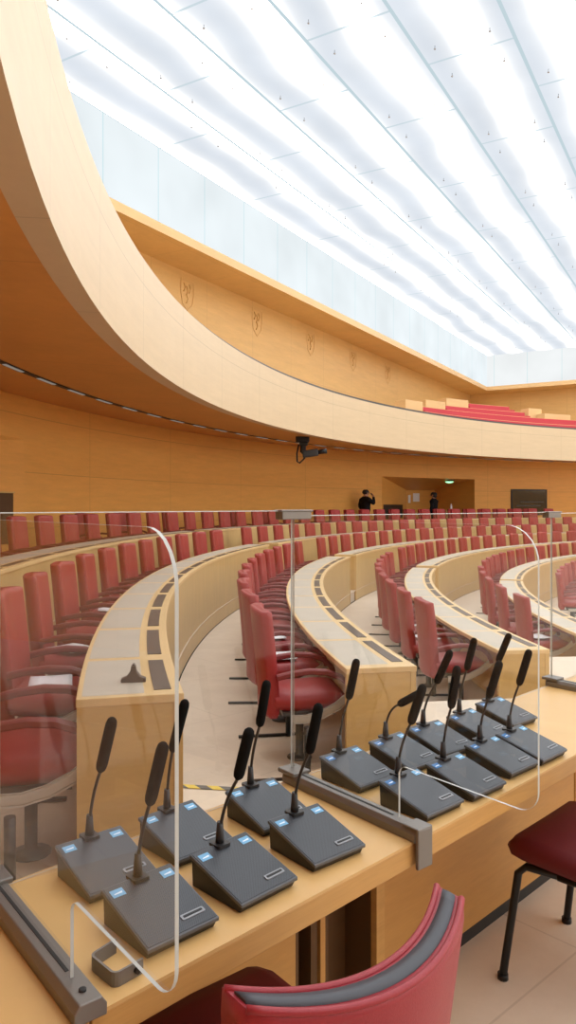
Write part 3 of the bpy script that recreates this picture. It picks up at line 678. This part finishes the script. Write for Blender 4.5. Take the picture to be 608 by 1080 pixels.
CON=[
((55.8,891.7),(128.8,869.3),0,(106,813),(119,757),0,'microphone console at the far left, standing behind the nearest console',0),
((143.6,862.8),(204.5,841.4),0,(182,792),(196,738),0,'microphone console in the left group, back row second from left',0),
((105.8,938.4),(179.8,908.8),0,(158,848),(173,783),0,'nearest microphone console, front left beside the loose clamp',0),
((199.9,902),(259,875),0,(251,821),(264,768),0,'microphone console in the left group, middle of its front row',0),
((235,833.9),(290.3,819),0,(274,765.6),(282,717.6),0,'microphone console in the left group, back row touching the middle profile',0),
((283,863.5),(334.7,847),0,(326.5,794),(337,742),0,'microphone console in the left group, front row nearest the middle profile',0),
((336,797.3),(376.7,785),0,(368,737),(376.7,695),0,'microphone console in the right group, back row just beyond the middle profile',1),
((387,782.5),(423.6,770),0,(421,743),(447,729),1,'microphone console with its gooseneck bent over sideways',1),
((400,822),(437,808.4),0,(433.5,763),(447,722),0,'microphone console in the right group, leftmost of the front row',1),
((428.5,766.5),(462,759),0,(460.7,720.4),(476,686),0,'microphone console in the right group, third in the back row',1),
((448,805),(484,792),0,(476,746.7),(483,702),0,'microphone console in the right group, second from left in front row',1),
((470,756),(496.6,745),0,(492.5,706.6),(501,672.7),0,'microphone console in the right group, fourth in the back row',1),
((489.7,785),(520,774),0,(516,735.6),(528,697),0,'microphone console in the right group, third from left in front row',1),
((501,741),(527,734),0,(525.6,698),(538,668),0,'farthest microphone console, last in the back row',1),
((523,774),(549,763),0,(547.7,722.4),(559,685),0,'microphone console in the right group, rightmost of the front row',1)]
for c in CON: console(*c)

# ------------------------------------------------------------------ visitor chairs on the near side
def visitor_chair(org,rz,label,seat_d=.50,back=True):
    """faces local +y; origin on the floor under the seat's middle"""
    d=thing('visitor_chair',label,'chair',org,rz,'upholstered chairs on the near side')
    s=MB(); rows=[]
    for y,zt_,th,wd in ((-.25,.43,.03,.22),(-.235,.45,.065,.232),(0,.455,.075,.24),(.20,.46,.075,.235),(.245,.45,.06,.225),(.262,.43,.02,.21)):
        rows.append([Vector((px*wd,y,zt_-th/2+pz*th/2)) for px,pz in ((-1,0),(-.97,.7),(-.85,1),(0,.96),(.85,1),(.97,.7),(1,0),(.97,-.7),(.85,-1),(0,-1),(-.85,-1),(-.97,-.7))])
    s.grid(rows,closed_u=True); s.face(rows[0][::-1]); s.face(rows[-1]); s.build('seat',M['seatcloth'],d)
    for sx in (-1,1):
        l=MB(); l.tube([(sx*.20,.10,.375),(sx*.205,.20,.37),(sx*.21,.225,.345),(sx*.225,.27,.012),(sx*.225,.27,0)],.0125,10); l.lathe([(.017,0),(.017,.018)],10,(sx*.225,.27,0)); l.build('front_leg',M['black'],d)
        l=MB(); l.tube([(sx*.20,.10,.372),(sx*.20,-.18,.375),(sx*.21,-.24,.30),(sx*.225,-.30,0)],.0125,10); l.lathe([(.017,0),(.017,.018)],10,(sx*.225,-.30,0)); l.build('rear_leg',M['black'],d)
    if back:
        W=.220; T=.033
        def surf(px,z,side):       # curved back, bulging towards the rear
            lean=-.27-.10*(z-.45); y=lean-.075*(1-px*px); w_=W*(1-.16*max(0,(.80-z)/.4)); zt=z+.022*px*px*(1 if z>.8 else 0)
            return Vector((px*w_,y+side*T,zt))
        xs=[-1+2*i/12 for i in range(13)]
        b=MB(); rows=[]
        for z in (.40,.45,.55,.65,.74,.800,.812):
            k=.6 if z in(.40,) else (.93 if z==.812 else 1)
            ring=[surf(x,z,k) for x in xs]+[surf(x,z,-k) for x in reversed(xs)]
            rows.append(ring)
        b.grid(rows,closed_u=True)
        for rw in (rows[0],rows[-1]): b.grid([rw[:13],rw[13:][::-1]],smooth=False)
        br=b.build('backrest',M['redvinyl'],d)
        b=MB(); rows=[]
        for x in [-1+2*i/24 for i in range(25)]:
            c=surf(x*.975,.812,0); rows.append([c+Vector((0,dy,dz)) for dy,dz in ((-.0145,-.004),(-.0135,.004),(0,.0055),(.0135,.004),(.0145,-.004))])
        b.grid(rows); b.face([r for r in rows[0]]); b.face([r for r in rows[-1]]); b.build('top_strip',M['strip'],br)
        for sy in (1,-1):
            b=MB(); b.tube([surf(x,.809,sy*.80)+Vector((0,0,.002)) for x in [-1+2*i/24 for i in range(25)]],.006,8); b.build('piping',M['redvinyl'],br)
        for sx in (-1,1):
            l=MB(); l.rect_tube([(sx*.17,-.15,.385),(sx*.17,-.26,.39),(sx*.17,-.31,.44),(sx*.17,-.318,.52)],.03,.01,(1,0,0)); l.build('back_support',M['black'],d)
    return d
fa_=math.atan2(.62,.78)
visitor_chair(Vector((.135,1.085,0))+Vector((-.62,.78,0)).normalized()*.36,fa_,'red upholstered chair seen from behind in the foreground, dark strip along its top')
rt=math.atan2(-(-.68),.73)
visitor_chair(tp_(1.34,-.09,0),math.atan2(-NV.x,NV.y),'dark red seat on black legs pushed under the table at right')

# ------------------------------------------------------------------ gallery benches, camera, window, people
def bench(r,z,a0,a1,label):
    org=pol(r,(a0+a1)/2,ZG); d=thing('gallery_bench',label,'bench',org,group='red benches up in the gallery')
    b=MB(); b.arc([(r+.02,ZG),(r+.88,ZG),(r+.88,z-.42),(r+.02,z-.42)],a0,a1,1.0); b.build('riser',M['beam'],d,origin=org)
    b=MB(); b.arc([(r+.30,z-.42),(r+.62,z-.42),(r+.62,z-.18),(r+.30,z-.18)],a0+.2,a1-.2,1.0); b.build('seat',M['bench'],d,origin=org)
    b=MB(); b.arc([(r+.64,z-.42),(r+.74,z-.42),(r+.74,z),(r+.64,z)],a0+.2,a1-.2,1.0); b.build('backrest',M['bench'],d,origin=org)
    b=MB(); b.arc([(r+.742,z-.42),(r+.78,z-.42),(r+.78,z+.03),(r+.742,z+.03)],a0+.2,a1-.2,1.0); b.build('back_ledge',M['beam'],d,origin=org)
bench(24.6,3.39+EYE,45.2,76,'front red gallery bench just above the pale gallery front')
bench(25.5,3.75+EYE,48.3,76,'second red gallery bench from the front')
bench(26.45,4.10+EYE,53.6,64.5,'third red gallery bench from the front')
bench(27.36,4.46+EYE,58.5,64.4,'topmost short red gallery bench')
def gblock(r,a0,a1,z,label):
    b=MB(); org=pol(r,(a0+a1)/2,ZG); b.arc([(r,ZG),(r+.5,ZG),(r+.5,z),(r,z)],a0,a1,1.0); o=b.build('gallery_parapet',M['beam'],origin=org,bevel=.01); tag(o,label,'parapet','pale wooden parapets beside the gallery benches')
gblock(25.8,45.9,48.2,3.86+EYE,'leftmost pale wooden parapet at the start of the gallery benches')
gblock(26.7,51.0,53.5,4.16+EYE,'second pale wooden parapet from the left in the gallery')
gblock(27.6,55.7,58.4,4.52+EYE,'highest pale wooden parapet in the gallery')
gblock(27.0,64.6,66.2,4.30+EYE,'pale wooden parapet at the right end of the short gallery bench')
gblock(26.42,65.4,68.6,4.02+EYE,'rightmost pale wooden parapet in the gallery')
# faint carved emblems on the gallery wall
for k in range(5):
    t=16.3+3.55*k; c=hall(t,DW-.012,5.80+EYE); e=MB()
    def em(x,z): return E1*x+Vector((0,0,z))
    sh=[(-.28,.42),(.28,.42),(.30,.05),(.22,-.28),(0,-.46),(-.22,-.28),(-.30,.05)]
    def ring(sc,sc2,y):
        for i in range(7):
            j=(i+1)%7; e.face([em(sh[i][0]*sc,sh[i][1]*sc)+E2*y,em(sh[j][0]*sc,sh[j][1]*sc)+E2*y,em(sh[j][0]*sc2,sh[j][1]*sc2)+E2*y,em(sh[i][0]*sc2,sh[i][1]*sc2)+E2*y])
    ring(1,.90,0); 
    for q_ in ((-.12,.18),(.12,.18),(0,-.12),(0,.1)): e.tube([em(q_[0]-.05,q_[1]-.12),em(q_[0]+.03,q_[1]),em(q_[0]-.04,q_[1]+.12)],.018,6)
    o=e.build('wall_emblem',M['upper'],origin=(0,0,0)); o.location=c
    m=o.modifiers.new('solid','SOLIDIFY'); m.thickness=.006
    tag(o,f'faint carved shield relief on the gallery wall, {ORD[k]} from the left','relief','carved shields on the gallery wall')
# video camera under the gallery
vc=pol(24.6,27.6,zs(24.6)); k=vc.y/F_PX
cam_=thing('video_camera','black video camera hanging under the gallery front','camera',vc,0)
b=MB(); b.box((-.05,0,-.07),.36,.30,.16); b.box((-.02,0,-.19),.22,.2,.10); b.build('ceiling_mount',M['black'],cam_,bevel=.02)
b=MB(); b.tube([(-.05,0,-.22),(-.06,0,-.42)],.06,10); b.box((-.02,0,-.34),.12,.14,.22); b.build('pan_head',M['black'],cam_,bevel=.01)
b=MB(); rot=Quaternion((0,1,0),R(-8)).to_matrix(); b.box((.16,-.02,-.44),.42,.17,.19,rot); b.build('camera_body',M['plastic'],cam_,bevel=.02)
b=MB(); b.tube([(.36,-.02,-.41),(.50,-.02,-.39),(.60,-.02,-.375)],[.06,.065,.075],14); b.build('lens',M['black'],cam_)
b=MB(); b.tube([(-.15,0,-.2),(-.2,0,-.45),(-.19,0,-.66),(-.13,0,-.70),(-.02,0,-.60),(.06,0,-.48)],.022,8); b.build('cable_loop',M['black'],cam_)
# control room window
def wallbox(a0,a1,z0,z1,r0,r1,name,mat,parent=None,origin=None):
    b=MB(); b.arc([(r0,z0),(r1,z0),(r1,z1),(r0,z1)],a0,a1,1.0); return b.build(name,mat,parent,origin=origin)
cw=thing('control_room_window','dark framed control-room window in the rear wall at right','window',pol(RW-.02,65.8,1.0))
zwt=EYE+(533-516)/785*33.6; zwb=EYE-.45
wallbox(63.66,68.0,zwb,zwt,RW-.035,RW-.004,'window_frame',M['black'],cw,cw.location)
wallbox(63.8,67.86,zwb+.06,zwt-.06,RW-.042,RW-.036,'pane',M['darkpane'],cw,cw.location)
for zz_,a,b2 in ((1.45,64.3,67.2),(1.62,64.8,67.6)): wallbox(a,b2,zz_,zz_+.05,RW-.044,RW-.0425,'pane_strip',M['dark'],cw,cw.location)  # thin dark grey strips across the pane
# niche, notices and exit sign in the recess
b=MB(); pA=pol(RW,47.76,0); pB=pol(30.2,56.0,0); dv_=(pB-pA); ins=Vector((dv_.y,-dv_.x,0)).normalized()
if ins.dot(pol(29,55,0)-pA)<0: ins=-ins
def onside(k,z,o=.015): q=pA+dv_*k+ins*o; q.z=z; return q
qa,qb=pol(RW,11.0,0),pol(28.0,5.0,0); qd=qb-qa; qn=Vector((qd.y,-qd.x,0)).normalized()
if qn.dot(pol(25,9,0)-qa)<0: qn=-qn
b=MB(); b.prism([qa+qd*k_+qn*.012+Vector((0,0,z_)) for k_,z_ in ((.13,.8),(.9,.8),(.9,1.71),(.13,1.71))],qn*.012)
lo=qa+qd*.4; l_n=thing('wall_niche','dark niche in the rear wall at the left edge of the picture','niche',lo); b.build('niche_shade_plate',M['nicheshade'],l_n,origin=lo)  # flat dark plate, the opening's shade put into its colour
b=MB(); b.prism([qa+qd*k_+qn*.02+Vector((0,0,z_)) for k_,z_ in ((.12,1.71),(.9,1.71),(.9,1.735),(.12,1.735))],qn*.02); b.build('niche_frame',M['desk'],l_n,origin=lo)
b=MB()
ni=thing('wall_niche','dark counter niche in the left side of the wall recess','niche',onside(.4,1.0))
b.prism([onside(.05,.95),onside(.80,.95),onside(.80,1.52),onside(.05,1.52)],ins*.012); b.build('niche_shade_plate',M['slotdark'],ni,origin=ni.location)  # dark sheet on the wall, carrying the niche's shade as colour
b=MB(); b.prism([onside(.05,1.0,.03),onside(.55,1.0,.03),onside(.5,1.18,.03),onside(.3,1.26,.03),onside(.1,1.16,.03)],ins*.05); b.build('niche_contents',M['black'],ni,origin=ni.location)
bA,bB=pol(30.2,56.0,0),pol(30.2,59.3,0); bd=bB-bA; bn=Vector((bd.y,-bd.x,0)).normalized()
if bn.dot(pol(27,55,0)-bA)<0: bn=-bn
for i,(k0,k1,z0,z1,lb) in enumerate(((.05,.13,1.60,1.96,'narrow white notice on the recess wall behind the two men'),(.22,.44,1.66,2.04,'wide white notice on the recess wall behind the two men'))):
    b=MB(); q_=[bA+bd*k0,bA+bd*k1]; b.prism([Vector((q_[0].x,q_[0].y,z0))+bn*.01,Vector((q_[1].x,q_[1].y,z0))+bn*.01,Vector((q_[1].x,q_[1].y,z1))+bn*.01,Vector((q_[0].x,q_[0].y,z1))+bn*.01],bn*.006)
    o=b.build('notice',M['paper'],origin=q_[0]); tag(o,lb,'notice','notices in the wall recess')
ex=pol(28.0,56.9,2.50); es=thing('exit_sign','small glowing green exit lamp under the recess ceiling','sign',ex)
b=MB(); b.lathe([(.10,.0),(.20,.03),(.22,.06),(.22,.075)],14); b.build('lamp_housing',M['dark'],es)
b=MB(); b.lathe([(.05,-.05),(.14,-.03),(.17,.0),(.17,.012)],14); b.build('green_lens',M['green'],es)
bt=MB(); bt.lathe([(.04,0),(.045,.01),(.045,.16),(.02,.22),(.02,.26)],10); bo=bt.build('water_bottle',M['paper']); bo.location=pol(27.3,55.6,1.30); 
bt2=MB(); bt2.box((0,0,-.48),.5,.5,.94); bt2.box((0,0,-.005),.56,.56,.02); tb=bt2.build('side_cabinet',M['desk'],bevel=.01); tb.location=pol(27.3,55.6,1.29)
tag(bo,'white bottle standing behind the last row beside the man in the recess','bottle'); tag(tb,'low wooden cabinet behind the last row near the recess','cabinet')

def person(loc,rz,label,joints,edges,hair_len,arm_note=None,lapel=False):
    """one continuous figure grown over a skeleton, faces local +y"""
    me=bpy.data.meshes.new('person'); names=list(joints); idx={n:i for i,n in enumerate(names)}
    me.from_pydata([joints[n][0] for n in names],[(idx[a],idx[b]) for a,b in edges],[])
    o=bpy.data.objects.new('person',me); COL.objects.link(o)
    sm=o.modifiers.new('skin','SKIN'); sm.use_smooth_shade=True
    for n in names:
        sv=me.skin_vertices[0].data[idx[n]]; r=joints[n][1]; sv.radius=r if isinstance(r,tuple) else (r,r); sv.use_root=(n=='pelvis')
    o.modifiers.new('sub','SUBSURF').levels=2; o.modifiers['sub'].render_levels=2
    bpy.context.view_layer.update()
    ev=o.evaluated_get(bpy.context.evaluated_depsgraph_get()); m2=bpy.data.meshes.new_from_object(ev)
    o.modifiers.clear(); o.data=m2
    m2.materials.clear()
    for mt in ('cloth','skin','shirt'): m2.materials.append(M[mt])
    hands=[Vector(joints[n][0]) for n in names if n.startswith(('palm','f'))and n!='face']
    for p in m2.polygons:
        c=p.center; p.use_smooth=True; mi=0
        if c.z>joints['neck'][0][2]-.005: mi=1
        elif any((c-h).length<.05 for h in hands): mi=1
        elif lapel and c.y>.04 and abs(c.x)<.05+.0*c.z and c.z>joints['chest'][0][2]-.05: mi=2
        p.material_index=mi
    # face: nose, brow and chin pushed out of the head
    hc=Vector(joints['head'][0])
    o.location=loc; o.rotation_euler=(0,0,rz); o.scale=(1.22,1.22,1.0); tag(o,label,'person')
    b=MB()
    def bump(c,r,sq=(1,1,1)):
        rows=[[Vector(c)+Vector((sq[0]*r*math.sin(t)*math.cos(f),sq[1]*r*math.sin(t)*math.sin(f),sq[2]*r*math.cos(t))) for f in [2*math.pi*j/10 for j in range(10)]] for t in [math.pi*i/6 for i in range(1,6)]]
        b.grid(rows,closed_u=True); b.face(rows[0][::-1]); b.face(rows[-1])
    bump(hc+Vector((0,.105,-.005)),.018,(.8,1.2,1.4)); bump(hc+Vector((.085,0,0)),.028,(.5,1,1.3)); bump(hc+Vector((-.085,0,0)),.028,(.5,1,1.3)); b.build('face_features',M['skin'],o)
    b=MB()
    for sx in (-1,1): bump(hc+Vector((sx*.034,.09,.02)),.012,(1.3,.7,.6))
    bump(hc+Vector((0,.092,-.055)),.016,(1.6,.5,.35)); b.build('eyes_and_mouth',M['hair'],o)
    b=MB(); bump(hc+Vector((0,-.018,.035)),.108,(.95,1.02,.98)); 
    if hair_len: bump(hc+Vector((0,-.05,-.03)),.09,(1,.8,1.0))
    b.build('hair',M['hair'],o)
    return o
def skeleton(h,armL,armR):
    s=h/1.75
    J={'pelvis':((0,0,.95*s),(.18*s,.13*s)),'waist':((0,.005,1.10*s),(.185*s,.13*s)),'chest':((0,0,1.30*s),(.215*s,.14*s)),'shoulders':((0,-.005,1.42*s),(.17*s,.10*s)),
       'neck':((0,.005,1.515*s),.052*s),'head':((0,.02,1.635*s),(.083*s,.10*s)),'crown':((0,.015,1.70*s),(.07*s,.085*s))}
    E=[('pelvis','waist'),('waist','chest'),('chest','shoulders'),('shoulders','neck'),('neck','head'),('head','crown')]
    for sx,n,arm in ((-1,'l',armL),(1,'r',armR)):
        J['hip'+n]=((sx*.095*s,0,.88*s),.085*s); J['knee'+n]=((sx*.105*s,.02,.48*s),.062*s); J['ankle'+n]=((sx*.11*s,-.01,.09*s),.045*s); J['toe'+n]=((sx*.125*s,.16*s,.035*s),(.042*s,.03*s))
        E+=[('pelvis','hip'+n),('hip'+n,'knee'+n),('knee'+n,'ankle'+n),('ankle'+n,'toe'+n)]
        sh=Vector((sx*.21*s,-.005,1.39*s)); J['sh'+n]=(tuple(sh),.080*s); E.append(('shoulders','sh'+n))
        el,wr,fd=[Vector(q)*s for q in arm]
        J['el'+n]=(tuple(el),.066*s); J['wr'+n]=(tuple(wr),.036*s); E+=[('sh'+n,'el'+n),('el'+n,'wr'+n)]
        fd.normalize(); pm=wr+fd*.07; J['palm'+n]=(tuple(pm),(.036*s,.02*s)); E.append(('wr'+n,'palm'+n))
        sd_=fd.cross(Vector((0,1,0))); sd_=sd_.normalized() if sd_.length>.1 else Vector((1,0,0)); cu=fd.cross(sd_)
        for q,(off,ln) in enumerate(((-.027,.065),(-.009,.078),(.009,.074),(.027,.058))):
            a=pm+fd*.03+sd_*off; bb=a+fd*ln*.55+cu*.008; c=bb+fd*ln*.35+cu*.022
            for t,pp,rad in (('a',a,.0095),('b',bb,.009),('c',c,.008)): J[f'f{q}{t}{n}']=(tuple(pp),rad)
            E+=[('palm'+n,f'f{q}a{n}'),(f'f{q}a{n}',f'f{q}b{n}'),(f'f{q}b{n}',f'f{q}c{n}')]
        a=wr+fd*.03-sd_*.035; bb=a+fd*.035-sd_*.02+cu*.01
        J['fta'+n]=(tuple(a),.012); J['ftb'+n]=(tuple(bb),.010); E+=[('wr'+n,'fta'+n),('fta'+n,'ftb'+n)]
    return J,E
J,E=skeleton(1.74,((-.26,-.04,1.13),(-.25,.10,.90),(0,.3,-1)),((.31,.10,1.22),(.14,.20,1.49),(-.5,-.1,.8)))
person(pol(27.15,44.5,FL[-1]),R(-62),'person in a black jacket by the rear wall, hand raised to the face',J,E,False)
J,E=skeleton(1.70,((-.26,0,1.13),(-.24,.08,.88),(0,.2,-1)),((.26,0,1.13),(.24,.08,.88),(0,.2,-1)))
person(pol(27.45,53.8,FL[-1]),R(62),'person in a dark jacket standing in the wall recess, facing left',J,E,True,lapel=True)

# ------------------------------------------------------------------ camera, light, colour
cd=bpy.data.cameras.new('camera'); co=bpy.data.objects.new('camera',cd); COL.objects.link(co)
co.location=(0,0,EYE); co.rotation_euler=(R(90),0,0); cd.sensor_fit='VERTICAL'; cd.sensor_height=24; cd.lens=F_PX/1080*24; cd.shift_y=-(540-V0)/1080
cd.clip_start=.05; cd.clip_end=200
SC.camera=co
wd=bpy.data.worlds.new('world'); SC.world=wd; wd.use_nodes=True; wd.node_tree.nodes['Background'].inputs[0].default_value=(1,.93,.85,1); wd.node_tree.nodes['Background'].inputs[1].default_value=.02
vs=SC.view_settings; vs.view_transform='Standard'; vs.look='None'; vs.exposure=0.0; vs.gamma=1; vs.use_curve_mapping=False
SC.cycles.use_denoising=True
SC.cycles.max_bounces=10; SC.cycles.diffuse_bounces=5; SC.cycles.transparent_max_bounces=16; SC.cycles.sample_clamp_indirect=6
